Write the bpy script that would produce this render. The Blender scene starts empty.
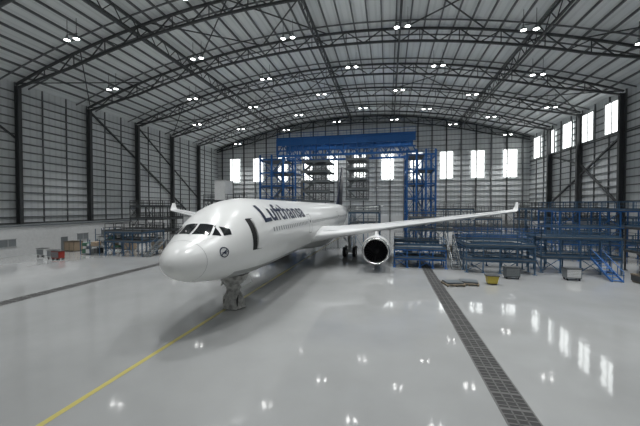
import bpy, math, random
import numpy as np
from mathutils import Vector, Matrix
random.seed(7)
scene = bpy.context.scene
COL = scene.collection

# ------------------------------------------------------------------ materials
def mat(name, col, rough=0.5, metal=0.0, emit=None, estr=0.0, noise=0.0, nscale=3.0, coat=0.0, bump=0.0, alpha=None):
    m = bpy.data.materials.new(name); m.use_nodes = True
    nt = m.node_tree; b = nt.nodes['Principled BSDF']
    b.inputs['Base Color'].default_value = (*col, 1)
    b.inputs['Roughness'].default_value = rough
    b.inputs['Metallic'].default_value = metal
    b.inputs['Coat Weight'].default_value = coat
    if emit:
        b.inputs['Emission Color'].default_value = (*emit, 1)
        b.inputs['Emission Strength'].default_value = estr
    if noise > 0 or bump > 0:
        tc = nt.nodes.new('ShaderNodeTexCoord'); n = nt.nodes.new('ShaderNodeTexNoise')
        n.inputs['Scale'].default_value = nscale; n.inputs['Detail'].default_value = 4
        nt.links.new(tc.outputs['Object'], n.inputs['Vector'])
        if noise > 0:
            mx = nt.nodes.new('ShaderNodeMapRange')
            mx.inputs['From Min'].default_value = 0.3; mx.inputs['From Max'].default_value = 0.7
            mx.inputs['To Min'].default_value = 1 - noise; mx.inputs['To Max'].default_value = 1 + noise
            nt.links.new(n.outputs['Fac'], mx.inputs['Value'])
            vm = nt.nodes.new('ShaderNodeVectorMath'); vm.operation = 'SCALE'
            vm.inputs[0].default_value = col
            nt.links.new(mx.outputs['Result'], vm.inputs['Scale'])
            nt.links.new(vm.outputs['Vector'], b.inputs['Base Color'])
        if bump > 0:
            bp = nt.nodes.new('ShaderNodeBump'); bp.inputs['Strength'].default_value = bump
            nt.links.new(n.outputs['Fac'], bp.inputs['Height']); nt.links.new(bp.outputs['Normal'], b.inputs['Normal'])
    return m

M_white = mat('aircraft_white', (0.78, 0.79, 0.78), 0.28, coat=0.3, noise=0.02, nscale=0.6)
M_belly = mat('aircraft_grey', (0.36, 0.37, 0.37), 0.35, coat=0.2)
M_wing = mat('wing_grey', (0.60, 0.61, 0.61), 0.32, noise=0.04, nscale=0.8)
M_navy = mat('navy_paint', (0.012, 0.02, 0.05), 0.35)
M_glass = mat('cockpit_glass', (0.012, 0.014, 0.016), 0.08, coat=0.5)
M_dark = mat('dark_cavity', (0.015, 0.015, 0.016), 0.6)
M_seam = mat('panel_seam', (0.25, 0.26, 0.27), 0.6)
M_tire = mat('tyre_rubber', (0.02, 0.02, 0.021), 0.75)
M_chrome = mat('polished_lip', (0.75, 0.75, 0.75), 0.2, metal=1.0)
M_fan = mat('fan_titanium', (0.10, 0.10, 0.11), 0.4, metal=0.7)
M_strut = mat('gear_strut', (0.6, 0.61, 0.6), 0.35, metal=0.3)
M_wrap = mat('plastic_wrap', (0.38, 0.38, 0.36), 0.3, noise=0.45, nscale=3.5, bump=0.6)
M_steel = mat('grey_steel', (0.06, 0.064, 0.066), 0.55)
M_steel2 = mat('purlin_steel', (0.15, 0.158, 0.162), 0.55)
M_blue = mat('blue_paint', (0.02, 0.12, 0.36), 0.45)
M_blue2 = mat('blue_grey_paint', (0.05, 0.11, 0.19), 0.5)
M_galv = mat('galvanised', (0.22, 0.24, 0.25), 0.45, metal=0.4)
M_deck = mat('deck_plate', (0.10, 0.115, 0.125), 0.6)
M_panel = mat('white_panel', (0.66, 0.67, 0.67), 0.5, noise=0.05)
M_grate = mat('drain_grate', (0.035, 0.035, 0.035), 0.6)
M_gratebar = mat('grate_bar', (0.14, 0.14, 0.137), 0.5, metal=0.3)
M_yel = mat('yellow_paint', (0.50, 0.44, 0.14), 0.3)
M_yel2 = mat('safety_yellow', (0.5, 0.40, 0.06), 0.45)
M_red = mat('red_paint', (0.30, 0.03, 0.02), 0.45)
M_card = mat('cardboard', (0.36, 0.28, 0.20), 0.8)
M_wood = mat('pallet_wood', (0.22, 0.18, 0.13), 0.8, noise=0.2, nscale=5)
M_green = mat('green_paint', (0.05, 0.14, 0.09), 0.5)
M_lamp = mat('lamp_glow', (1, 1, 1), 0.5, emit=(1, 0.99, 0.97), estr=22)
M_win = mat('daylight_pane', (0.9, 0.9, 0.9), 0.4, emit=(0.96, 1, 0.99), estr=2.6)
M_frame = mat('window_frame', (0.40, 0.41, 0.41), 0.5)
M_wallm = mat('masonry_white', (0.58, 0.59, 0.59), 0.6, noise=0.05, nscale=0.7)
M_pane = mat('office_glazing', (0.22, 0.24, 0.25), 0.15)

def cladding(name, base, axis):
    m = mat(name, base, 0.55); nt = m.node_tree; b = nt.nodes['Principled BSDF']
    tc = nt.nodes.new('ShaderNodeTexCoord'); sp = nt.nodes.new('ShaderNodeSeparateXYZ')
    nt.links.new(tc.outputs['Object'], sp.inputs[0])
    def stripes(sock, period, thr):
        d = nt.nodes.new('ShaderNodeMath'); d.operation = 'DIVIDE'; d.inputs[1].default_value = period
        nt.links.new(sock, d.inputs[0])
        f = nt.nodes.new('ShaderNodeMath'); f.operation = 'FRACT'; nt.links.new(d.outputs[0], f.inputs[0])
        c = nt.nodes.new('ShaderNodeMath'); c.operation = 'LESS_THAN'; c.inputs[1].default_value = thr
        nt.links.new(f.outputs[0], c.inputs[0]); return c.outputs[0]
    s1 = stripes(sp.outputs[axis], 1.0, 0.3)
    n = nt.nodes.new('ShaderNodeTexNoise'); n.inputs['Scale'].default_value = 0.15
    nt.links.new(tc.outputs['Object'], n.inputs['Vector'])
    a = nt.nodes.new('ShaderNodeMath'); a.operation = 'MULTIPLY_ADD'
    nt.links.new(s1, a.inputs[0]); a.inputs[1].default_value = -0.10; a.inputs[2].default_value = 0.9
    a2 = nt.nodes.new('ShaderNodeMath'); a2.operation = 'MULTIPLY_ADD'
    nt.links.new(n.outputs['Fac'], a2.inputs[0]); a2.inputs[1].default_value = 0.25; nt.links.new(a.outputs[0], a2.inputs[2])
    vm = nt.nodes.new('ShaderNodeVectorMath'); vm.operation = 'SCALE'; vm.inputs[0].default_value = base
    nt.links.new(a2.outputs[0], vm.inputs['Scale']); nt.links.new(vm.outputs[0], b.inputs['Base Color'])
    return m
M_cladL = cladding('cladding_side', (0.62, 0.645, 0.65), 1)
M_cladB = cladding('cladding_back', (0.66, 0.68, 0.685), 0)
M_roof = cladding('roof_sheet', (0.70, 0.73, 0.73), 0)

# floor
M_floor = mat('epoxy_floor', (0.6, 0.61, 0.6), 0.13)
nt = M_floor.node_tree; b = nt.nodes['Principled BSDF']
b.inputs['IOR'].default_value = 1.75
tc = nt.nodes.new('ShaderNodeTexCoord'); n = nt.nodes.new('ShaderNodeTexNoise')
n.inputs['Scale'].default_value = 0.25; n.inputs['Detail'].default_value = 6
nt.links.new(tc.outputs['Object'], n.inputs['Vector'])
r = nt.nodes.new('ShaderNodeMapRange'); r.inputs['To Min'].default_value = 0.03; r.inputs['To Max'].default_value = 0.09
nt.links.new(n.outputs['Fac'], r.inputs['Value']); nt.links.new(r.outputs[0], b.inputs['Roughness'])
cr = nt.nodes.new('ShaderNodeValToRGB')
cr.color_ramp.elements[0].color = (0.31, 0.317, 0.315, 1); cr.color_ramp.elements[0].position = 0.3
cr.color_ramp.elements[1].color = (0.36, 0.368, 0.366, 1); cr.color_ramp.elements[1].position = 0.7
nt.links.new(n.outputs['Fac'], cr.inputs[0]); nt.links.new(cr.outputs[0], b.inputs['Base Color'])
n2 = nt.nodes.new('ShaderNodeTexNoise'); n2.inputs['Scale'].default_value = 1.3; n2.inputs['Detail'].default_value = 1
nt.links.new(tc.outputs['Object'], n2.inputs['Vector'])
bp = nt.nodes.new('ShaderNodeBump'); bp.inputs['Strength'].default_value = 0.03; bp.inputs['Distance'].default_value = 0.1
nt.links.new(n2.outputs['Fac'], bp.inputs['Height']); nt.links.new(bp.outputs['Normal'], b.inputs['Normal'])

# ------------------------------------------------------------------ mesh builder
class MB:
    def __init__(s): s.v = []; s.f = []; s.m = []; s.mats = []; s.sm = []
    def mi(s, m):
        if m not in s.mats: s.mats.append(m)
        return s.mats.index(m)
    def add(s, vs, fs, m, smooth=False):
        o = len(s.v); s.v.extend([tuple(x) for x in vs]); k = s.mi(m)
        for f in fs: s.f.append([i + o for i in f]); s.m.append(k); s.sm.append(smooth)
    def box(s, c, d, m, rz=0):
        hx, hy, hz = d[0]/2, d[1]/2, d[2]/2; ca, sa = math.cos(rz), math.sin(rz)
        vs = []
        for x, y, z in [(-1,-1,-1),(1,-1,-1),(1,1,-1),(-1,1,-1),(-1,-1,1),(1,-1,1),(1,1,1),(-1,1,1)]:
            X, Y = x*hx, y*hy
            vs.append((c[0]+X*ca-Y*sa, c[1]+X*sa+Y*ca, c[2]+z*hz))
        s.add(vs, [(0,3,2,1),(4,5,6,7),(0,1,5,4),(1,2,6,5),(2,3,7,6),(3,0,4,7)], m)
    def b2(s, x0, x1, y0, y1, z0, z1, m):
        s.box(((x0+x1)/2, (y0+y1)/2, (z0+z1)/2), (x1-x0, y1-y0, z1-z0), m)
    def beam(s, p, q, w, m, h=None):
        h = h or w; p = Vector(p); q = Vector(q); d = q - p
        if d.length < 1e-6: return
        d.normalize(); up = Vector((0,0,1)) if abs(d.z) < 0.95 else Vector((0,1,0))
        a = d.cross(up).normalized(); u = a.cross(d).normalized()
        vs = [P + a*(w/2)*i + u*(h/2)*j for P in (p, q) for i, j in ((-1,-1),(1,-1),(1,1),(-1,1))]
        s.add(vs, [(0,1,2,3),(7,6,5,4),(0,4,5,1),(1,5,6,2),(2,6,7,3),(3,7,4,0)], m)
    def cyl(s, p, q, r1, m, r2=None, n=16, caps=True):
        r2 = r1 if r2 is None else r2; p = Vector(p); q = Vector(q); d = (q-p).normalized()
        up = Vector((0,0,1)) if abs(d.z) < 0.95 else Vector((0,1,0))
        a = d.cross(up).normalized(); u = a.cross(d).normalized()
        vs = []
        for P, r in ((p, r1), (q, r2)):
            for i in range(n):
                t = 2*math.pi*i/n; vs.append(P + a*r*math.cos(t) + u*r*math.sin(t))
        s.add(vs, [(i, i+n, (i+1)%n+n, (i+1)%n) for i in range(n)], m, True)
        if caps: s.add(vs, [list(range(n)), list(range(2*n-1, n-1, -1))], m)
    def lathe(s, c, prof, m, n=40, axis='Y'):
        vs = []; 
        for (t, r) in prof:
            for i in range(n):
                a = 2*math.pi*i/n
                if axis == 'Y': vs.append((c[0]+r*math.cos(a), c[1]+t, c[2]+r*math.sin(a)))
                else: vs.append((c[0]+r*math.cos(a), c[1]+r*math.sin(a), c[2]+t))
        fs = []
        for k in range(len(prof)-1):
            for i in range(n):
                fs.append((k*n+i, k*n+(i+1)%n, (k+1)*n+(i+1)%n, (k+1)*n+i))
        s.add(vs, fs, m, True)
    def loft(s, rings, m, closed=True, caps=True):
        n = len(rings[0]); vs = [p for r_ in rings for p in r_]; fs = []
        for k in range(len(rings)-1):
            for i in range(n if closed else n-1):
                fs.append((k*n+i, k*n+(i+1)%n, (k+1)*n+(i+1)%n, (k+1)*n+i))
        s.add(vs, fs, m, True)
        if caps: s.add(rings[0], [list(range(n))], m); s.add(rings[-1], [list(range(n))], m)
    def done(s, name, parent=None):
        me = bpy.data.meshes.new(name); me.from_pydata(s.v, [], s.f)
        for m in s.mats: me.materials.append(m)
        me.polygons.foreach_set('material_index', s.m); me.polygons.foreach_set('use_smooth', s.sm)
        me.update(); o = bpy.data.objects.new(name, me); COL.objects.link(o)
        if parent: o.parent = parent
        return o

# ------------------------------------------------------------------ hangar shell
XL, XR, YF, YB = -58.0, 39.0, -14.0, 98.0
EAVE, RISE = 27.0, 8.8
XC, HW = (XL+XR)/2, (XR-XL)/2
def roofz(x): return EAVE + RISE*(1-((x-XC)/HW)**2)

mb = MB(); mb.b2(XL-0.3, XR+0.3, YF-30, YB+0.3, -0.3, 0, M_floor); mb.done('floor')
mb = MB(); N = 40
xs = [XL+(XR-XL)*i/N for i in range(N+1)]
vs = []
for x in xs: vs += [(x, YF, roofz(x)), (x, YB+0.3, roofz(x)), (x, YF, roofz(x)+0.25), (x, YB+0.3, roofz(x)+0.25)]
fs = []
for i in range(N):
    a = i*4; c = a+4
    fs += [(a, a+1, c+1, c), (a+2, c+2, c+3, a+3), (a, c, c+2, a+2), (a+1, a+3, c+3, c+1)]
fs += [(0, 2, 3, 1), (N*4, N*4+1, N*4+3, N*4+2)]
mb.add(vs, fs, M_roof); mb.done('ceiling')

# purlins + roof bracing
mb = MB()
for i in range(1, 46):
    x = XL + (XR-XL)*i/46; z = roofz(x)-0.16
    mb.beam((x, YF, z), (x, YB, z), 0.18, M_steel2, 0.3)
for y in range(-4, 98, 12):
    for (o) in (4,8):
        pts = [(x, y+o, roofz(x)-0.42) for x in xs[::2]]
        for p, q in zip(pts, pts[1:]): mb.beam(p, q, 0.12, M_steel2, 0.2)
for y0 in (14, 38, 62):
    for x0, x1 in ((-57, -45), (-33, -21), (-21, -9.5), (2, 14), (26, 38)):
        mb.beam((x0, y0, roofz(x0)-0.6), (x1, y0+12, roofz(x1)-0.6), 0.14, M_steel)
        mb.beam((x1, y0, roofz(x1)-0.6), (x0, y0+12, roofz(x0)-0.6), 0.14, M_steel)
mb.done('roof_purlins')

def side_wall(name, x, sgn, m):
    mb = MB()
    mb.b2(min(x, x-sgn*0.3), max(x, x-sgn*0.3), YF, YB, 4.6, EAVE, m)
    mb.b2(min(x+sgn*0.15, x-sgn*0.3), max(x+sgn*0.15, x-sgn*0.3), YF, YB, 0, 4.6, M_wallm)
    z = 5.6
    while z < EAVE-0.4:
        mb.b2(min(x, x+sgn*0.2), max(x, x+sgn*0.2), YF, YB, z-0.09, z+0.09, M_steel2); z += 1.32
    mb.b2(min(x, x+sgn*0.3), max(x, x+sgn*0.3), YF, YB, 4.5, 4.7, M_steel)
    y = YF+4
    while y < YB:
        mb.b2(min(x, x+sgn*0.25), max(x, x+sgn*0.25), y-.05, y+.05, 4.6, EAVE, M_steel2); y += 4
    xx = x+sgn*0.4
    if sgn > 0:
        mb.beam((xx, 50, 26.3), (xx, 80, 6.5), 0.3, M_steel); mb.beam((xx, 62, 26.3), (xx, 86, 10), 0.25, M_steel)
        mb.beam((xx, 26, 26.3), (xx, 38, 18), 0.25, M_steel)
    else:
        mb.beam((xx, 62, 19.5), (xx, 86, 8), 0.3, M_steel); mb.beam((xx, 62, 7), (xx, 74, 16), 0.3, M_steel); mb.beam((xx, 74, 16), (xx, 86, 19.5), 0.25, M_steel)
        mb.beam((xx, -10, 19.7), (xx, 97, 19.7), 0.2, M_steel)
    mb.done(name)
side_wall('wall_left', XL, 1, M_cladL); side_wall('wall_right', XR, -1, M_cladL)
# back wall with arched head
mb = MB(); vs = []
for x in xs: vs += [(x, YB, 0), (x, YB, roofz(x)), (x, YB+0.3, 0), (x, YB+0.3, roofz(x))]
fs = []
for i in range(N):
    a = i*4; c = a+4; fs += [(a, c, c+1, a+1), (a+2, a+3, c+3, c+2)]
mb.add(vs, fs, M_cladB)
mb.b2(XL, XR, YB-0.15, YB, 0, 4.6, M_wallm)
z = 6.0
while z < 35.5:
    if z < EAVE: a, c = XL, XR
    else:
        k = HW*math.sqrt(max(0, 1-(z-EAVE+0.1)/RISE)); a, c = XC-k, XC+k
    if c > a: mb.b2(a, c, YB-0.2, YB, z-0.07, z+0.07, M_steel2)
    z += 1.5
for i in range(24):
    x = XL + 2 + i*(XR-XL-4)/23
    mb.b2(x-0.15, x+0.15, YB-0.5, YB-0.15, 0, roofz(x)-0.3, M_steel2 if i % 2 else M_steel)
mb.done('wall_back')

# windows
wi = 1
def window_back(x, w=3.6, z0=15.6, z1=23.6):
    global wi
    mb = MB(); y = YB-0.3
    mb.b2(x-w/2, x+w/2, y-0.04, y+0.1, z0, z1, M_win)
    for zz in (z0, z1): mb.b2(x-w/2-0.1, x+w/2+0.1, y-0.15, y+0.1, zz-0.1, zz+0.1, M_frame)
    for k in range(1, 4):
        zz = z0+(z1-z0)*k/4; mb.b2(x-w/2, x+w/2, y-0.1, y-0.03, zz-0.04, zz+0.04, M_frame)
    for xx in (x-w/2, x, x+w/2): mb.b2(xx-0.07, xx+0.07, y-0.15, y+0.1, z0, z1, M_frame)
    mb.done('window_%d' % wi); wi += 1
for i in range(11): window_back(33.8-8.5*i)
def window_right(y, w=3.6, z0=20.2, z1=25.8):
    global wi
    mb = MB(); x = XR-0.28
    mb.b2(x-0.02, x+0.1, y-w/2, y+w/2, z0, z1, M_win)
    for zz in (z0, z1): mb.b2(x-0.15, x+0.1, y-w/2-0.1, y+w/2+0.1, zz-0.1, zz+0.1, M_frame)
    for k in range(1, 3):
        zz = z0+(z1-z0)*k/3; mb.b2(x-0.08, x-0.01, y-w/2, y+w/2, zz-0.04, zz+0.04, M_frame)
    for yy in (y-w/2, y, y+w/2): mb.b2(x-0.15, x+0.1, yy-0.07, yy+0.07, z0, z1, M_frame)
    mb.done('window_%d' % wi); wi += 1
for y in (65, 71.8, 79, 86.2, 93.2): window_right(y)

# trusses + columns
ribs = list(range(2, 98, 12)) + [97]
for yi, y in enumerate(ribs):
    mb = MB(); n = 34; dep = 1.9
    top = [(XL+0.5+(XR-XL-1)*i/n) for i in range(n+1)]
    T = [(x, y, roofz(x)-0.55) for x in top]; B = [(x, y, roofz(x)-0.55-dep*min(1, 0.35+6*min(i, n-i)/n)) for i, x in enumerate(top)]
    for i in range(n):
        mb.beam(T[i], T[i+1], 0.3, M_steel); mb.beam(B[i], B[i+1], 0.3, M_steel)
        if i % 2 == 0: mb.beam(T[i], B[i+1], 0.13, M_steel)
        else: mb.beam(B[i], T[i+1], 0.13, M_steel)
        if i % 2 == 0: mb.beam(T[i], B[i], 0.11, M_steel)
    mb.done('roof_truss')
    for x, s in ((XL, 1), (XR, -1)):
        mb = MB(); xc = x+s*0.75
        if y == 97: continue
        mb.box((xc-s*0.35, y, EAVE/2-0.3), (0.12, 0.5, EAVE-0.8), M_steel)
        mb.box((xc+s*0.35, y, EAVE/2-0.3), (0.12, 0.5, EAVE-0.8), M_steel)
        mb.box((xc, y, EAVE/2-0.3), (0.7, 0.1, EAVE-0.8), M_steel)
        mb.box((xc, y, 0.05), (1.0, 0.8, 0.1), M_steel)
        mb.done('steel_column')
# longitudinal trusses
for X in (-34, -11.2, 1.6, 20):
    mb = MB(); zt = roofz(X)-0.7; zb = zt-1.7
    mb.beam((X, -12, zt), (X, 97, zt), 0.2, M_steel); mb.beam((X, -12, zb), (X, 97, zb), 0.25, M_steel)
    for k in range(-12, 96, 3):
        mb.beam((X, k, zt), (X, k+1.5, zb), 0.1, M_steel); mb.beam((X, k+1.5, zb), (X, k+3, zt), 0.1, M_steel)
    mb.done('roof_truss')

# ceiling lamps
mb = MB()
lights = []
for ri, y in enumerate((8, 20, 32, 44, 56, 68, 80, 91)):
    for X in ((-47, -31, -15, 2, 17, 31) if ri % 2 else (-40, -23, -6, 9, 24)):
        xx = X + random.uniform(-0.8, 0.8); yy = y + 1.2
        zz = roofz(xx)-3.0
        for dx in (-0.75, 0.75):
            mb.lathe((xx+dx, yy, zz), [(-0.0, 0.36), (0.12, 0.38), (0.35, 0.22), (0.5, 0.12), (0.62, 0.1), (0.62, 0.0)], M_galv, 14, 'Z')
            a = [(xx+dx+0.33*math.cos(t*math.pi/6), yy+0.33*math.sin(t*math.pi/6), zz+0.03) for t in range(12)]
            mb.add(a, [list(range(11, -1, -1))], M_lamp)
            mb.beam((xx+dx, yy, zz+0.6), (xx+dx, yy, roofz(xx)-0.3), 0.05, M_steel)
        mb.beam((xx-0.9, yy, zz+0.7), (xx+0.9, yy, zz+0.7), 0.08, M_steel)
        lights.append((xx, yy, zz-.05))
lampo = mb.done('ceiling_lamps')
for (x, y, z) in lights:
    for dx in (-.75, .75):
        ld = bpy.data.lights.new('lamp_light', 'AREA'); ld.shape = 'DISK'; ld.size = 0.6; ld.energy = 350; ld.spread = math.radians(82)
        ld.color = (0.99, 1.0, 1.0)
        lo = bpy.data.objects.new('lamp_light', ld); COL.objects.link(lo); lo.location = (x+dx, y, z); lo.parent = lampo

# floor drains & lines
def drain(name, x0, x1, y0, y1):
    mb = MB(); mb.b2(x0, x1, y0, y1, 0.002, 0.012, M_grate)
    mb.b2(x0-0.06, x0, y0, y1, 0.002, 0.02, M_gratebar); mb.b2(x1, x1+0.06, y0, y1, 0.002, 0.02, M_gratebar)
    y = y0
    k = 0
    while y < y1:
        mb.b2(x0, x1, y, y+0.06, 0.012, 0.02, M_gratebar)
        y += 0.25; k += 1
        if k % 4 == 0: mb.b2(x0, x1, y, y+0.14, 0.012, 0.021, M_gratebar)
    for j in range(1, 3):
        xx = x0+(x1-x0)*j/3; mb.b2(xx-0.03, xx+0.03, y0, y1, 0.012, 0.02, M_gratebar)
    mb.done(name)
drain('floor_drain_grate', 3.95, 4.95, 4, 60)
drain('floor_drain_grate', -28.7, -27.6, 4, 60)
mb = MB(); mb.b2(-11.3, -11.06, -6, 75, 0.003, 0.008, M_yel); mb.done('floor_marking_line')

# ------------------------------------------------------------------ aircraft
PX, PY, PZ = -10.8, 13.6, 5.05
plane = bpy.data.objects.new('passenger_airplane', None); COL.objects.link(plane)
tab = np.array([
 (0,0,-.85,-.85),(.05,.3,-.6,-1.12),(.2,.60,-.33,-1.36),(.5,.96,-.03,-1.6),(1,1.33,.26,-1.84),(1.6,1.66,.54,-2.03),
 (2.1,1.87,.80,-2.14),(3.2,2.22,1.62,-2.33),(4,2.42,2.06,-2.45),(5,2.6,2.42,-2.58),(6.5,2.75,2.70,-2.72),(8,2.82,2.82,-2.8),
 (10,2.82,2.82,-2.82),(42,2.82,2.82,-2.82),(46,2.75,2.82,-2.6),(50,2.5,2.8,-1.95),(54,2.05,2.7,-1.1),(58,1.45,2.5,-.15),
 (61,.9,2.25,.6),(63,.45,1.9,1.1),(63.6,.12,1.6,1.35)])
def pchip(x, y):
    h = np.diff(x); d = np.diff(y)/h; m = np.zeros(len(x)); m[0] = d[0]; m[-1] = d[-1]
    for i in range(1, len(x)-1):
        if d[i-1]*d[i] > 0:
            w1 = 2*h[i]+h[i-1]; w2 = h[i]+2*h[i-1]; m[i] = (w1+w2)/(w1/d[i-1]+w2/d[i])
    def f(s):
        s = min(max(s, x[0]), x[-1]); i = min(max(int(np.searchsorted(x, s))-1, 0), len(x)-2)
        t = (s-x[i])/h[i]
        return float((2*t**3-3*t**2+1)*y[i]+(t**3-2*t**2+t)*h[i]*m[i]+(-2*t**3+3*t**2)*y[i+1]+(t**3-t**2)*h[i]*m[i+1])
    return f
fw, ft, fb = (pchip(tab[:, 0], tab[:, k]) for k in (1, 2, 3))
zct = np.array([(0,-.85),(1,-.75),(3,-.42),(5,-.15),(8,0),(42,0),(50,.4),(58,1.2),(63.6,1.47)])
fz = pchip(zct[:, 0], zct[:, 1])
def fpt(s, ph, off=0.0):
    w, t, b_, zc = fw(s), ft(s), fb(s), fz(s)
    sn, cs = math.sin(ph), math.cos(ph)
    h = (t-zc) if sn >= 0 else (zc-b_)
    return Vector((PX+(w+off)*cs, PY+s, PZ+zc+(h+off)*sn))
def fn(s, ph, off):
    e = 0.02; a = fpt(s+e, ph)-fpt(max(s-e, 0), ph); c = fpt(s, ph+e)-fpt(s, ph-e)
    nrm = a.cross(c).normalized()
    p = fpt(s, ph); ctr = Vector((PX, PY+s+0.8, PZ+fz(s)))
    if nrm.dot(p-ctr) < 0: nrm = -nrm
    return p + nrm*off
def by_sz(s, z, side=1):
    zc = fz(s); h = (ft(s)-zc) if z >= zc else (zc-fb(s))
    a = math.asin(max(-1, min(1, (z-zc)/h)))
    return (s, a if side > 0 else math.pi-a)
def by_xz(x, z, side=1):
    lo, hi = 0.01, 8.0
    for _ in range(50):
        m_ = (lo+hi)/2; zc = fz(m_); h = (ft(m_)-zc) if z >= zc else (zc-fb(m_))
        if (x/fw(m_))**2+((z-zc)/h)**2 > 1: lo = m_
        else: hi = m_
    s = hi; zc = fz(s); h = (ft(s)-zc) if z >= zc else (zc-fb(s))
    a = math.atan2((z-zc)/h, x/fw(s))
    return (s, a if side > 0 else math.pi-a)
ss = [0.0, .02, .05, .1, .2, .35, .5, .75, 1, 1.3, 1.6, 1.9, 2.2, 2.5, 2.8, 3.1, 3.4, 3.7, 4, 4.5, 5, 5.5, 6, 6.5, 7, 8, 9, 10] + list(np.arange(12, 42.1, 2)) + list(np.arange(43, 63.1, 1)) + [63.3, 63.6]
NP = 64; mb = MB(); rings = [[fpt(s, 2*math.pi*i/NP) for i in range(NP)] for s in ss]
vs = [p for r_ in rings for p in r_]; f1 = []; f2 = []
for k in range(len(rings)-1):
    for i in range(NP):
        q = (k*NP+i, k*NP+(i+1)%NP, (k+1)*NP+(i+1)%NP, (k+1)*NP+i)
        ang = 2*math.pi*(i+.5)/NP
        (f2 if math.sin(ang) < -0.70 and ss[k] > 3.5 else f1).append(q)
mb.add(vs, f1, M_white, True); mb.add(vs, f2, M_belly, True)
mb.add(rings[-1], [list(range(NP))], M_dark)
mb.done('fuselage', plane)

def patch(mb, c4, m, off=0.02, n=6):
    P = []
    for j in range(n+1):
        for i in range(n+1):
            u, v = i/n, j/n
            s = (1-u)*(1-v)*c4[0][0]+u*(1-v)*c4[1][0]+u*v*c4[2][0]+(1-u)*v*c4[3][0]
            a = (1-u)*(1-v)*c4[0][1]+u*(1-v)*c4[1][1]+u*v*c4[2][1]+(1-u)*v*c4[3][1]
            P.append(fn(s, a, off))
    mb.add(P, [(j*(n+1)+i, j*(n+1)+i+1, (j+1)*(n+1)+i+1, (j+1)*(n+1)+i) for j in range(n) for i in range(n)], m, True)
mb = MB()
for sd in (1, -1):
    patch(mb, [by_xz(.07, .62, sd), by_xz(1.0, .56, sd), by_xz(.88, 1.08, sd), by_xz(.07, 1.16, sd)], M_glass)
    patch(mb, [by_xz(1.12, .55, sd), by_sz(2.45, .50, sd), by_sz(2.65, 1.02, sd), by_xz(.99, 1.07, sd)], M_glass)
    patch(mb, [by_sz(2.56, .50, sd), by_sz(3.0, .54, sd), by_sz(3.1, .84, sd), by_sz(2.77, 1.0, sd)], M_glass)
mb.done('cockpit_windows', plane)
mb = MB()
doors = [(5.1, 1.07), (18.3, 1.07), (37.5, .8), (51.5, 1.0)]
for sd in (1, -1):
    s = 7.6
    while s < 53:
        if all(abs(s-d[0]) > 1.0 for d in doors):
            patch(mb, [by_sz(s-.10, .40, sd), by_sz(s+.10, .40, sd), by_sz(s+.10, .70, sd), by_sz(s-.10, .70, sd)], M_seam, 0.012, 1)
        s += .533
mb.done('cabin_windows', plane)
mb = MB()
for sd in (1, -1):
    for k, (s, w) in enumerate(doors):
        z0, z1 = -.55, 1.38
        for (a, c_, d, e) in ((s-w/2-.04, s-w/2+.02, z0, z1), (s+w/2-.02, s+w/2+.04, z0, z1), (s-w/2, s+w/2, z0-.03, z0+.03), (s-w/2, s+w/2, z1-.03, z1+.03)):
            patch(mb, [by_sz(a, d, sd), by_sz(c_, d, sd), by_sz(c_, e, sd), by_sz(a, e, sd)], M_seam, 0.012, 6)
        if k == 0 and sd == 1:
            patch(mb, [by_sz(s-w/2-.05, z0, sd), by_sz(s-w/2+.42, z0, sd), by_sz(s-w/2+.42, z1, sd), by_sz(s-w/2-.05, z1, sd)], M_dark, 0.02, 8)
            patch(mb, [by_sz(s-w/2+.42, z0+.05, sd), by_sz(s+w/2+.1, z0+.05, sd), by_sz(s+w/2+.1, z1, sd), by_sz(s-w/2+.42, z1, sd)], M_white, 0.12, 8)
        elif k: 
            patch(mb, [by_sz(s-.1, .5, sd), by_sz(s+.1, .5, sd), by_sz(s+.1, .8, sd), by_sz(s-.1, .8, sd)], M_glass, 0.014, 1)
P = []
for i in range(65):
    a = 2*math.pi*i/64
    P += [fn(1.15, a, .006), fn(1.17, a, .006)]
mb.add(P, [(2*i, 2*i+1, 2*i+3, 2*i+2) for i in range(64)], M_belly, True)
mb.done('doors_and_seams', plane)
# crest: ring + bird
mb = MB(); cs_, cz_, R_ = 2.15, -.38, .29
P = []; nn = 32
for i in range(nn):
    a = 2*math.pi*i/nn
    for rr in (R_, R_-.06):
        q = by_sz(cs_+rr*math.cos(a), cz_+rr*math.sin(a)); P.append(fn(q[0], q[1], .02))
mb.add(P, [(2*i, 2*i+1, (2*i+3)%(2*nn), (2*i+2)%(2*nn)) for i in range(nn)], M_navy, True)
for poly in ([(-.26,-.02),(-.05,.02),(.22,.2),(.24,.14),(.02,-.06)], [(-.02,.0),(.26,.04),(.24,-.02),(.0,-.07)], [(-.05,-.02),(.2,-.12),(.16,-.17),(-.05,-.08)], [(-.1,.02),(-.24,-.18),(-.19,-.18),(-.02,-.03)]):
    mb.add([fn(*by_sz(cs_+x*.85, cz_+y*.85), .022) for x, y in poly], [list(range(len(poly)))], M_navy)
mb.done('crest', plane)

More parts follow.
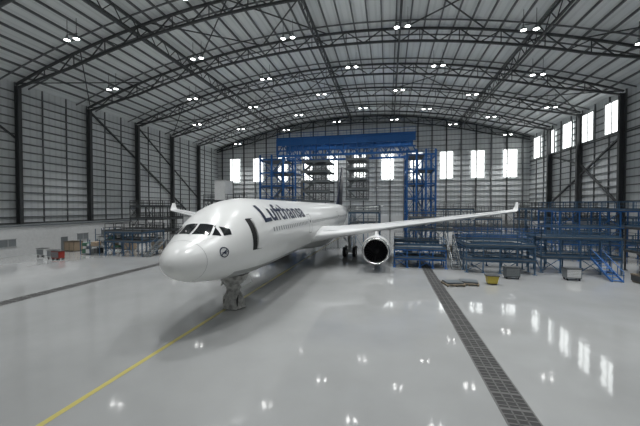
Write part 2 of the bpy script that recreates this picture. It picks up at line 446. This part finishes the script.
# titles
cu = bpy.data.curves.new('t', 'FONT'); cu.body = 'Lufthansa'; cu.size = 2.15; cu.offset = 0.05; cu.space_character = 1.05
to = bpy.data.objects.new('t', cu); COL.objects.link(to)
dg = bpy.context.evaluated_depsgraph_get(); me = bpy.data.meshes.new_from_object(to.evaluated_get(dg))
bpy.data.objects.remove(to)
import bmesh
bm = bmesh.new(); bm.from_mesh(me); bmesh.ops.triangulate(bm, faces=bm.faces)
for _ in range(5):
    ed = [e for e in bm.edges if e.calc_length() > 0.3]
    if not ed: break
    bmesh.ops.subdivide_edges(bm, edges=ed, cuts=1); bmesh.ops.triangulate(bm, faces=bm.faces)
wmax = max(v.co.x for v in bm.verts)
for v in bm.verts:
    s = 6.4 + v.co.x*10.6/wmax; ph = math.radians(25) + v.co.y/2.82
    v.co = fn(s, ph, 0.02)
me2 = bpy.data.meshes.new('airline_titles'); bm.to_mesh(me2); me2.materials.append(M_navy)
o = bpy.data.objects.new('airline_titles', me2); COL.objects.link(o); o.parent = plane

# belly fairing
mb = MB(); rings = []
for k in range(25):
    t = k/24; s = 19+t*20; e = max(0.02, math.sin(math.pi*t))**0.45
    ring = []
    for i in range(40):
        a = 2*math.pi*i/40; sn = math.sin(a); cs2 = math.cos(a)
        ring.append(Vector((PX+3.25*e*math.copysign(abs(cs2)**.7, cs2), PY+s, PZ-1.6+1.75*e*math.copysign(abs(sn)**.8, sn))))
    rings.append(ring)
mb.loft(rings, M_belly); mb.done('belly_fairing', plane)

def foil(chord, th, n=14):
    pts = []
    f = lambda x: 5*th*(.2969*math.sqrt(x)-.126*x-.3516*x*x+.2843*x**3-.1036*x**4)
    X = [(1-math.cos(math.pi*i/n))/2 for i in range(n+1)]
    for x in reversed(X): pts.append((x*chord, f(x)*chord+0.02*math.sin(math.pi*x)*chord))
    for x in X[1:-1]: pts.append((x*chord, -f(x)*chord*0.85+0.02*math.sin(math.pi*x)*chord))
    return pts
tw = lambda l: 3.45 + (l-2.5)*0.105 + 0.0*l
def le(l): return 20.6 + (l-2.5)*0.635
def te(l): return 33.2 + (l-2.5)*0.12 if l < 9.6 else 34.05 + (l-9.6)*0.42
for sd, nm in ((1, 'wing_port'), (-1, 'wing_starboard')):
    mb = MB(); rings = []
    for l in (1.0, 2.5, 4.5, 7, 9.6, 13, 17, 21, 25, 28.3, 29.4):
        c = te(l)-le(l); th = .15 if l < 3 else .13 if l < 8 else .11 if l < 14 else .095
        rings.append([Vector((PX+sd*l, PY+le(l)+a, tw(l)+z+0.25-0.02*a)) for a, z in foil(c, th)])
    mb.loft(rings, M_wing)
    rings = []
    for t, dl, dz, sx, c in ((0, 29.4, 0, 0, te(29.4)-le(29.4)), (.3, 29.75, .25, .35, 2.1), (.6, 30.0, .75, .9, 1.5), (1, 30.25, 1.5, 1.6, .8)):
        rings.append([Vector((PX+sd*(dl-z*min(1, t*2)), PY+le(29.4)+sx+a, tw(29.4)+.2+dz+z*(1-min(1, t*2)))) for a, z in foil(c, .09)])
    mb.loft(rings, M_white)
    for l in (6.5, 12.5, 16.5, 20.5, 24):
        y = PY+te(l); z = tw(l)-.25; L = 3.2 if l < 20 else 2.4
        mb.lathe((PX+sd*l, y-L*.6, z), [(0, .02), (.3, .16), (L*.4, .32), (L*.7, .28), (L, .12), (L+.5, .02)], M_wing, 14)
    for l0, l1 in ((3.4, 8.6), (10.4, 29)):
        mb.beam((PX+sd*l0, PY+le(l0)+.75, tw(l0)+.86), (PX+sd*l1, PY+le(l1)+.45, tw(l1)+.42), .05, M_seam, .03)
    mb.done(nm, plane)
    mb = MB(); rings = []
    for l in (.4, 4, 9.6):
        c = 5.6-(5.6-2.0)*(l/9.6); rings.append([Vector((PX+sd*l, PY+55.2+l*.62+a, PZ+1.4+l*.1+z)) for a, z in foil(c, .1)])
    mb.loft(rings, M_wing); mb.done('tailplane', plane)
    ex, ey, ez = PX+sd*9.5, PY+20.6, 2.35
    mb = MB()
    mb.lathe((ex, ey, ez), [(.42, 1.24), (.25, 1.22), (.1, 1.25), (0, 1.33), (-.02, 1.38), (.03, 1.44), (.15, 1.50), (.3, 1.54)], M_chrome, 48)
    mb.lathe((ex, ey, ez), [(.3, 1.54), (1.0, 1.61), (2.0, 1.62), (3.2, 1.52), (4.2, 1.33), (4.6, 1.2), (4.6, 1.1), (4.0, 1.1)], M_white, 48)
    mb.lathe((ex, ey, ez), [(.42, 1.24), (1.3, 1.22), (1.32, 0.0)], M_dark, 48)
    mb.lathe((ex, ey, ez), [(.65, .02), (.8, .16), (1.05, .34), (1.25, .42)], M_fan, 24)
    for k in range(24):
        a = 2*math.pi*k/24; a2 = a+.1; a3 = a+.24
        f = lambda r, t, y: (ex+r*math.cos(t), ey+y, ez+r*math.sin(t))
        mb.add([f(.36, a, 1.12), f(1.2, a2, 1.0), f(1.2, a3, 1.25), f(.36, a+.2, 1.28)], [(0, 1, 2, 3)], M_fan)
    mb.lathe((ex, ey, ez), [(4.0, .95), (5.0, .85), (6.0, .6), (6.05, .35), (6.9, .05)], M_fan, 32)
    mb.done('engine', plane)
    mb = MB()
    rr = [[(ex-.18, ey+1.3, ez+1.5), (ex+.18, ey+1.3, ez+1.5), (ex+.18, ey+5.6, ez+.7), (ex-.18, ey+5.6, ez+.7)],
          [(ex-.16, ey+2.6, ez+1.95), (ex+.16, ey+2.6, ez+1.95), (ex+.16, ey+8.5, ez+1.7), (ex-.16, ey+8.5, ez+1.7)]]
    mb.loft([[Vector(p) for p in r_] for r_ in rr], M_white); mb.done('pylon', plane)
    gx, gy = PX+sd*5.34, PY+32.2
    mb = MB(); mb.cyl((gx, gy, .7), (gx-sd*.3, gy, 3.8), .22, M_strut); mb.cyl((gx, gy-1.0, .7), (gx, gy+1.0, .7), .14, M_strut)
    mb.beam((gx, gy, 1.7), (gx-sd*2.0, gy, 3.6), .16, M_strut)
    for dy in (-.99, .99):
        mb.cyl((gx-.75, gy+dy, .7), (gx+.75, gy+dy, .7), .1, M_strut)
        for dx in (-.7, .7):
            x = gx+dx
            mb.cyl((x-.22, gy+dy, .7), (x+.22, gy+dy, .7), .69, M_tire, n=28); mb.cyl((x-.24, gy+dy, .7), (x+.24, gy+dy, .7), .33, M_strut, n=20)
    mb.box((gx+sd*.55, gy, 2.4), (.06, 1.6, 2.2), M_white)
    mb.done('main_landing_gear', plane)
# fin
mb = MB(); rings = []
for h, c, off_ in ((0, 8.6, 0), (3, 6.9, 2.5), (6.5, 5.0, 5.2), (9.3, 3.5, 7.3)):
    rings.append([Vector((PX+z, PY+51.8+off_+a, PZ+2.4+h)) for a, z in foil(c, .1)])
mb.loft(rings, M_navy); mb.done('tail_fin', plane)
# nose gear
gx, gy = PX, PY+6.7
mb = MB()
mb.cyl((gx, gy, .5), (gx, gy-.25, 2.6), .13, M_strut); mb.cyl((gx, gy, 1.1), (gx, gy-1.0, 2.5), .07, M_strut)
for dx in (-.34, .34):
    mb.cyl((gx+dx-.17, gy, .52), (gx+dx+.17, gy, .52), .52, M_tire, n=28); mb.cyl((gx+dx-.19, gy, .52), (gx+dx+.19, gy, .52), .24, M_strut, n=20)
mb.cyl((gx-.5, gy, .52), (gx+.5, gy, .52), .08, M_strut)
for sd in (1, -1):
    mb.add([(gx+sd*.45, gy-.5, 2.45), (gx+sd*.45, gy+1.4, 2.45), (gx+sd*.8, gy+1.3, 1.6), (gx+sd*.8, gy-.4, 1.6)], [(0, 1, 2, 3)], M_white)
rings = []
for z, r_ in ((.06, .74), (.2, .66), (.55, .66), (.9, .62), (1.1, .50), (1.3, .45), (1.6, .54), (1.9, .76), (2.3, .92), (2.42, .96)):
    ring = []
    for i in range(48):
        a = 2*math.pi*i/48; q = r_*(1+.09*math.sin(5*a+z*2)+.05*math.sin(11*a-z*3))
        ring.append(Vector((gx+q*math.cos(a)*1.05, gy+q*math.sin(a), z)))
    rings.append(ring)
mb.loft(rings, M_wrap, caps=False)
mb.done('nose_landing_gear', plane)

# ------------------------------------------------------------------ scaffold tools
def rail(mb, p, q, z, m, step=1.6):
    L = math.dist(p, q); n = max(1, int(round(L/step)))
    for zz in (z+.55, z+1.1): mb.beam((p[0], p[1], zz), (q[0], q[1], zz), .06, m)
    mb.beam((p[0], p[1], z+.1), (q[0], q[1], z+.1), .03, m, .15)
    for i in range(n+1):
        t = i/n; x = p[0]+(q[0]-p[0])*t; y = p[1]+(q[1]-p[1])*t
        mb.beam((x, y, z), (x, y, z+1.1), .06, m)
def stand(mb, x0, x1, y0, y1, levels, bay, mp, mr, md=M_deck, post=.12, brace=True):
    nx = max(1, round((x1-x0)/bay)); ny = max(1, round((y1-y0)/bay)); top = levels[-1]
    X = [x0+(x1-x0)*i/nx for i in range(nx+1)]; Y = [y0+(y1-y0)*i/ny for i in range(ny+1)]
    for x in X:
        for y in Y:
            if x in (X[0], X[-1]) or y in (Y[0], Y[-1]): mb.b2(x-post/2, x+post/2, y-post/2, y+post/2, 0, top, mp); mb.b2(x-.18, x+.18, y-.18, y+.18, 0, .06, mp)
    for z in levels:
        if y1-y0 > 3.2:   # two catwalks with cross walks, open middle
            mb.b2(x0-.1, x1+.1, y0-.1, y0+1.0, z-.08, z, md); mb.b2(x0-.1, x1+.1, y1-1.0, y1+.1, z-.08, z, md)
            for xa in (x0, x1-.9): mb.b2(xa, xa+.9, y0+1.0, y1-1.0, z-.08, z, md)
            for x in X[1:-1]: mb.beam((x, y0, z-.18), (x, y1, z-.18), .1, mp)
            rail(mb, (x0+.9, y0+1.0), (x1-.9, y0+1.0), z, mr)
        else: mb.b2(x0-.1, x1+.1, y0-.1, y1+.1, z-.08, z, md)
        for y in (y0, y1): mb.beam((x0, y, z-.18), (x1, y, z-.18), .12, mp, .2)
        for x in (x0, x1): mb.beam((x, y0, z-.18), (x, y1, z-.18), .12, mp, .2)
        rail(mb, (x0, y0), (x1, y0), z, mr); rail(mb, (x0, y1), (x1, y1), z, mr)
        rail(mb, (x0, y0), (x0, y1), z, mr); rail(mb, (x1, y0), (x1, y1), z, mr)
    if brace:
        zs = [0.2]+list(levels)
        for a, c in zip(zs, zs[1:]):
            for i in range(nx):
                if i % 2 == 0:
                    mb.beam((X[i], y0, a), (X[i+1], y0, c-.2), .06, mp)
                    mb.beam((X[i+1], y0, a), (X[i], y0, c-.2), .06, mp)
            mb.beam((x0, Y[0], a), (x0, Y[1], c-.2), .06, mp)
def stairs(mb, x, y0, y1, z0, z1, w, m):
    n = max(3, int((z1-z0)/.22))
    for sx in (-w/2, w/2):
        mb.beam((x+sx, y0, z0), (x+sx, y1, z1), .06, m, .22)
        mb.beam((x+sx, y0, z0+1), (x+sx, y1, z1+1), .05, m)
        for k in range(0, 5):
            t = k/4; mb.beam((x+sx, y0+(y1-y0)*t, z0+(z1-z0)*t), (x+sx, y0+(y1-y0)*t, z0+(z1-z0)*t+1), .04, m)
    for i in range(n):
        t = (i+.5)/n; mb.box((x, y0+(y1-y0)*t, z0+(z1-z0)*t), (w, .25, .04), m)

# ---- tail docking gantry (blue portal)
mb = MB()
for y in (66.5, 73.5):
    mb.b2(-24.5, 5.5, y-.12, y+.12, 20.9, 22.4, M_blue)
    mb.b2(-24.5, 5.5, y-.35, y+.35, 22.3, 22.5, M_blue)
    mb.beam((-24.5, y, 18.6), (5.5, y, 18.6), .45, M_blue); mb.beam((-24.5, y, 19.8), (5.5, y, 19.8), .25, M_blue)
    x = -24.5
    while x < 5.4:
        mb.beam((x, y, 18.8), (x+1.5, y, 21.2), .2, M_blue); mb.beam((x+1.5, y, 21.2), (x+3, y, 18.8), .2, M_blue)
        mb.b2(x-.09, x+.09, y-.3, y+.3, 18.8, 22.3, M_blue); mb.b2(x+1.44, x+1.56, y-.15, y+.15, 18.8, 22.3, M_blue); x += 3
for x in range(-24, 6, 3): mb.beam((x, 66.5, 22.2), (x, 73.5, 22.2), .2, M_blue); mb.beam((x, 66.5, 18.8), (x, 73.5, 18.8), .2, M_blue)
rail(mb, (-24.5, 66.3), (5.5, 66.3), 22.5, M_blue)
def tower(x0, x1):
    X3 = [x0, x0+(x1-x0)/3, x0+(x1-x0)*2/3, x1]
    for x in X3:
        for y in (66.5, 73.5):
            mb.b2(x-.18, x+.18, y-.18, y+.18, 0, 19.0, M_blue)
    z = 0; k = 0
    while z < 19.5:
        if z > 0: mb.b2(X3[k % 2], X3[2+k % 2], 66.4, 73.6, z-.08, z, M_deck)
        for y in (66.5, 73.5):
            if z > 0: mb.beam((x0, y, z-.1), (x1, y, z-.1), .2, M_blue); rail(mb, (x0, y), (x1, y), z, M_blue, 1.4)
            if z < 16:
                for i in range(3):
                    if (i+k) % 2 == 0: mb.beam((X3[i], y, z), (X3[i+1], y, z+3), .12, M_blue)
                    else: mb.beam((X3[i], y, z+3), (X3[i+1], y, z), .12, M_blue)
        for x in (x0, x1):
            if z > 0: mb.beam((x, 66.5, z-.2), (x, 73.5, z-.2), .2, M_blue)
        if z < 16:
            a, c = (X3[1], X3[2]) if k % 2 else (X3[2], X3[1])
            for yy in (66.9, 67.8): mb.beam((a, yy, z), (c, yy, z+3), .08, M_galv, .25)
            for q in range(12):
                t = (q+.5)/12; mb.box((a+(c-a)*t, 67.35, z+3*t), (.25, .9, .04), M_galv)
        z += 3; k += 1
tower(-28.6, -20.2); tower(3.8, 9.4)
def hang(x0, x1, zs, y0, y1):
    for i, z in enumerate(zs):
        mb.b2(x0, x1, y0, y1, z-.3, z, M_deck); rail(mb, (x0, y0), (x1, y0), z, M_steel2, 1.2); rail(mb, (x0, y1), (x1, y1), z, M_steel2)
        rail(mb, (x0, y0), (x0, y1), z, M_steel2); mb.b2(x0-.2, x1+.2, y0-.12, y0, z-.35, z+.1, M_galv)
    xm = (x0+x1)/2
    for x in (x0, xm, x1):
        for y in (y0, y1): mb.beam((x, y, zs[0]), (x, y, 20.2), .2, M_steel2)
    for i in range(len(zs)-1):
        a, c = (x0, xm) if i % 2 else (xm, x0)
        for yy in (y0+.3, y0+1.1): mb.beam((a, yy, zs[i]), (c, yy, zs[i+1]), .1, M_galv, .25)
        mb.beam((xm, y0, zs[i]), (x1, y0, zs[i+1]-.3), .1, M_steel2); mb.beam((x1, y0, zs[i]), (xm, y0, zs[i+1]-.3), .1, M_steel2)
hang(-18.6, -12.6, [8.6, 10.8, 13.0, 15.2, 17.4], 66.8, 73)
hang(-8.8, -4.4, [9.0, 11.2, 13.4, 15.6, 17.6], 66.8, 73)
mb.done('tail_dock_gantry')

# ---- wing docks
def plat(*a, st=None, name='maintenance_platform', **k):
    mb = MB(); stand(mb, *a, **k)
    if st: stairs(mb, *st)
    mb.done(name)
plat(8.5, 15.2, 36.8, 41.5, [1.5, 3.1], 1.7, M_blue2, M_blue2, st=(7.7, 38.0, 42.5, 0, 3.1, .9, M_galv))
plat(0.8, 6.6, 38.2, 41.2, [1.2, 2.3], 1.45, M_blue, M_blue2)
plat(1.0, 7.0, 46.2, 49.0, [2.4], 2.0, M_blue2, M_galv)
plat(16.5, 24.0, 38.5, 42.0, [1.8, 3.9], 1.9, M_blue2, M_blue2, post=.12, st=(21.5, 34.9, 38.2, 0, 1.8, .9, M_blue))
plat(22.5, 34.0, 47.5, 53.5, [2.4, 4.6, 6.8], 2.3, M_blue, M_blue2, post=.14)
plat(9.0, 19.5, 44.2, 47.0, [2.0, 3.2], 2.1, M_blue2, M_blue)
plat(4.0, 19.5, 60.0, 64.0, [3.0, 5.2], 2.2, M_blue2, M_steel2)
plat(20.0, 29.5, 74.0, 80.0, [3.0, 6.2], 2.4, M_steel2, M_steel2)
plat(10.5, 18.5, 74.0, 80.0, [3.0, 6.8], 2.4, M_blue2, M_steel2)
plat(25.0, 36.5, 62.0, 70.0, [2.6, 5.0, 7.0], 2.5, M_blue2, M_steel, post=.16)
mb = MB(); stand(mb, 26.5, 35.5, 37.5, 42.0, [2.4, 5.0], 2.0, M_steel, M_blue2, post=.13); stairs(mb, 25.6, 34.0, 38.2, 0, 2.4, .9, M_steel)
for i in range(5):
    x = 27.2+i*1.6; mb.beam((x, 37.6, 5.0), (x, 37.6, 7.4), .1, M_blue2)
mb.beam((27.2, 37.6, 7.4), (33.6, 37.6, 7.4), .12, M_blue2)
mb.done('maintenance_platform')
plat(-6.5, -1.5, 52.5, 64.0, [4.2, 6.4], 2.5, M_blue2, M_galv, name='fuselage_dock')
plat(-20.5, -15.3, 52.5, 64.0, [4.2, 6.4, 8.0], 2.5, M_blue2, M_galv, name='fuselage_dock')
plat(-41.5, -35.0, 38.5, 43.0, [2.2, 3.6], 1.6, M_blue2, M_steel, st=(-34.0, 38, 42, 0, 2.2, .9, M_galv))
plat(-50.0, -42.5, 52.0, 58.0, [2.6, 5.0, 7.4], 1.9, M_steel, M_steel)
mb = MB(); stand(mb, -36.0, -29.0, 55.5, 60.5, [3.0, 6.0, 8.6], 1.8, M_steel, M_steel)
for (a, c) in ((-33.4, -31.2),): mb.b2(a, c, 55.3, 55.5, 8.6, 12.4, M_panel); mb.b2(a, a+.2, 55.5, 58.5, 8.6, 12.4, M_panel); mb.b2(c-.2, c, 55.5, 58.5, 8.6, 12.4, M_panel); mb.b2(a, c, 55.3, 58.5, 12.3, 12.5, M_panel)
mb.done('maintenance_platform')

# low white office annex along left wall
mb = MB(); x0, x1, y0, y1 = XL+1.4, -53.2, 20.5, 60.5
mb.b2(x0, x1, y0, y1, 0, 4.3, M_panel); mb.b2(x0-.1, x1+.15, y0-.15, y1+.15, 4.3, 4.5, M_galv)
y = y0+1; k = 0
while y < y1-2:
    if k % 4 == 3: mb.b2(x1, x1+.06, y, y+1.1, 0, 2.2, M_galv)
    elif k % 4 == 0:
        mb.b2(x1, x1+.05, y, y+2.0, 1.5, 2.5, M_pane); mb.b2(x1, x1+.08, y-.08, y+2.08, 1.4, 1.5, M_frame); mb.b2(x1, x1+.08, y+.96, y+1.04, 1.5, 2.5, M_frame); mb.b2(x1, x1+.08, y-.08, y+2.08, 2.5, 2.6, M_frame)
    y += 2.8; k += 1
mb.done('office_annex')

def rack(x, y, rz_w, h, seed):
    random.seed(seed); mb = MB(); w, d = rz_w, 1.2
    for sx in (0, w/2, w):
        for sy in (0, d): mb.beam((x+sx, y+sy, 0), (x+sx, y+sy, h), .09, M_blue2)
    nl = int(h/1.1)
    for k in range(nl):
        z = .15+k*1.1; mb.b2(x, x+w, y, y+d, z, z+.07, M_galv)
        xx = x+.15
        while xx < x+w-.9:
            ww = random.uniform(.5, .9); hh = random.uniform(.3, .85)
            if random.random() < .8: mb.b2(xx, xx+ww, y+.1, y+d-.1, z+.07, z+.07+hh, random.choice([M_card, M_panel, M_galv, M_panel, M_green, M_steel]))
            xx += ww+.1
    mb.done('storage_rack')
rack(-50, 44.5, 5.4, 3.4, 1); rack(-52, 48, 5, 3.4, 2); rack(-45.5, 38.0, 3.5, 2.3, 3)
def cart(x, y, w, d, h, m, name='tool_cart', rz=0):
    mb = MB(); mb.box((x, y, .2+(h-.2)/2), (w, d, h-.2), m, rz)
    n = 5
    for k in range(n):
        z = .3+(h-.4)*k/n
        ca, sa = math.cos(rz), math.sin(rz)
        mb.box((x+(d/2+.01)*sa, y-(d/2+.01)*ca, z+.08), (w*.9, .03, (h-.4)/n*.8), M_galv if m != M_galv else M_panel, rz)
    for sx in (-1, 1):
        for sy in (-1, 1):
            px = x+sx*w*.4; py = y+sy*d*.35
            mb.cyl((px-.04, py, .1), (px+.04, py, .1), .1, M_tire, n=12); mb.beam((px, py, .1), (px, py, .22), .05, M_steel)
    mb.beam((x-w/2-.1, y-d/2, h), (x-w/2-.1, y+d/2, h), .05, M_steel)
    mb.box((x, y, h+.02), (w+.06, d+.06, .05), M_steel, rz); mb.done(name)
for i, (x, y, m) in enumerate([(-46.0, 34.5, M_panel), (-49.3, 35.5, M_panel), (-47.5, 41.5, M_panel), (-44.3, 33.8, M_red),
        (17.8, 35.2, M_galv), (12.2, 34.6, M_deck), (2.6, 43.8, M_galv), (17.2, 49.5, M_galv)]):
    cart(x, y, 1.3, .8, 1.15, m)
def gear_crate(x, y, w, d, h, m):
    mb = MB(); mb.b2(x-w/2, x+w/2, y-d/2, y+d/2, .15, h, m)
    for sx in (-1, 0, 1): mb.b2(x+sx*w*.42-.06, x+sx*w*.42+.06, y-d/2-.03, y+d/2+.03, 0, h+.02, M_wood)
    mb.b2(x-w/2-.03, x+w/2+.03, y-d/2-.04, y+d/2+.04, h-.12, h, M_wood); mb.done('wooden_crate')
for a in [(-43.0, 44.5, 1.8, 1.2, 1.3, M_card), (-50.5, 41.0, 2.2, 1.4, 1.6, M_card), (-38.5, 46, 1.8, 1.2, 1.3, M_wood), (24.0, 35.0, 2.0, 1.3, .8, M_steel), (9.0, 52, 1.7, 1.1, 1.2, M_card)]: gear_crate(*a)
mb = MB()
for x, y, rz in ((5.9, 30.6, .2), (7.4, 31.2, -.15)):
    ca, sa = math.cos(rz), math.sin(rz)
    for k in range(7):
        o = -.75+k*.25; mb.box((x-o*sa, y+o*ca, .17), (1.7, .17, .03), M_wood, rz)
    for k in (-.75, 0, .75): mb.box((x+k*ca, y+k*sa, .08), (.1, 1.6, .15), M_wood, rz)
    mb.box((x, y, .26), (1.5, 1.2, .14), M_deck, rz)
mb.done('pallet')
mb = MB(); x, y = 9.5, 31.6
mb.add([(x-.4, y-.3, .12), (x+.4, y-.3, .12), (x+.4, y+.3, .12), (x-.4, y+.3, .12), (x-.5, y-.4, .8), (x+.5, y-.4, .8), (x+.5, y+.4, .8), (x-.5, y+.4, .8)],
       [(0,3,2,1),(0,1,5,4),(1,2,6,5),(2,3,7,6),(3,0,4,7)], M_yel2)
mb.b2(x-.55, x+.55, y-.45, y+.45, .8, .88, M_steel)
for sx in (-.3, .3):
    for sy in (-.2, .2): mb.cyl((x+sx-.03, y+sy, .08), (x+sx+.03, y+sy, .08), .08, M_tire, n=10)
mb.done('waste_bin')

# ------------------------------------------------------------------ world, camera
w = bpy.data.worlds.new('World'); scene.world = w; w.use_nodes = True
w.node_tree.nodes['Background'].inputs[0].default_value = (0.93, 0.97, 1, 1)
w.node_tree.nodes['Background'].inputs[1].default_value = 0.2
scene.view_settings.view_transform = 'Standard'; scene.view_settings.look = 'None'
cd = bpy.data.cameras.new('camera'); cd.lens = 310/640*36; cd.sensor_width = 36; cd.clip_end = 500
co = bpy.data.objects.new('camera', cd); COL.objects.link(co)
co.location = (0, 0, 7.2); co.rotation_euler = (math.radians(90-1.1), 0, math.atan(68/310))
scene.camera = co
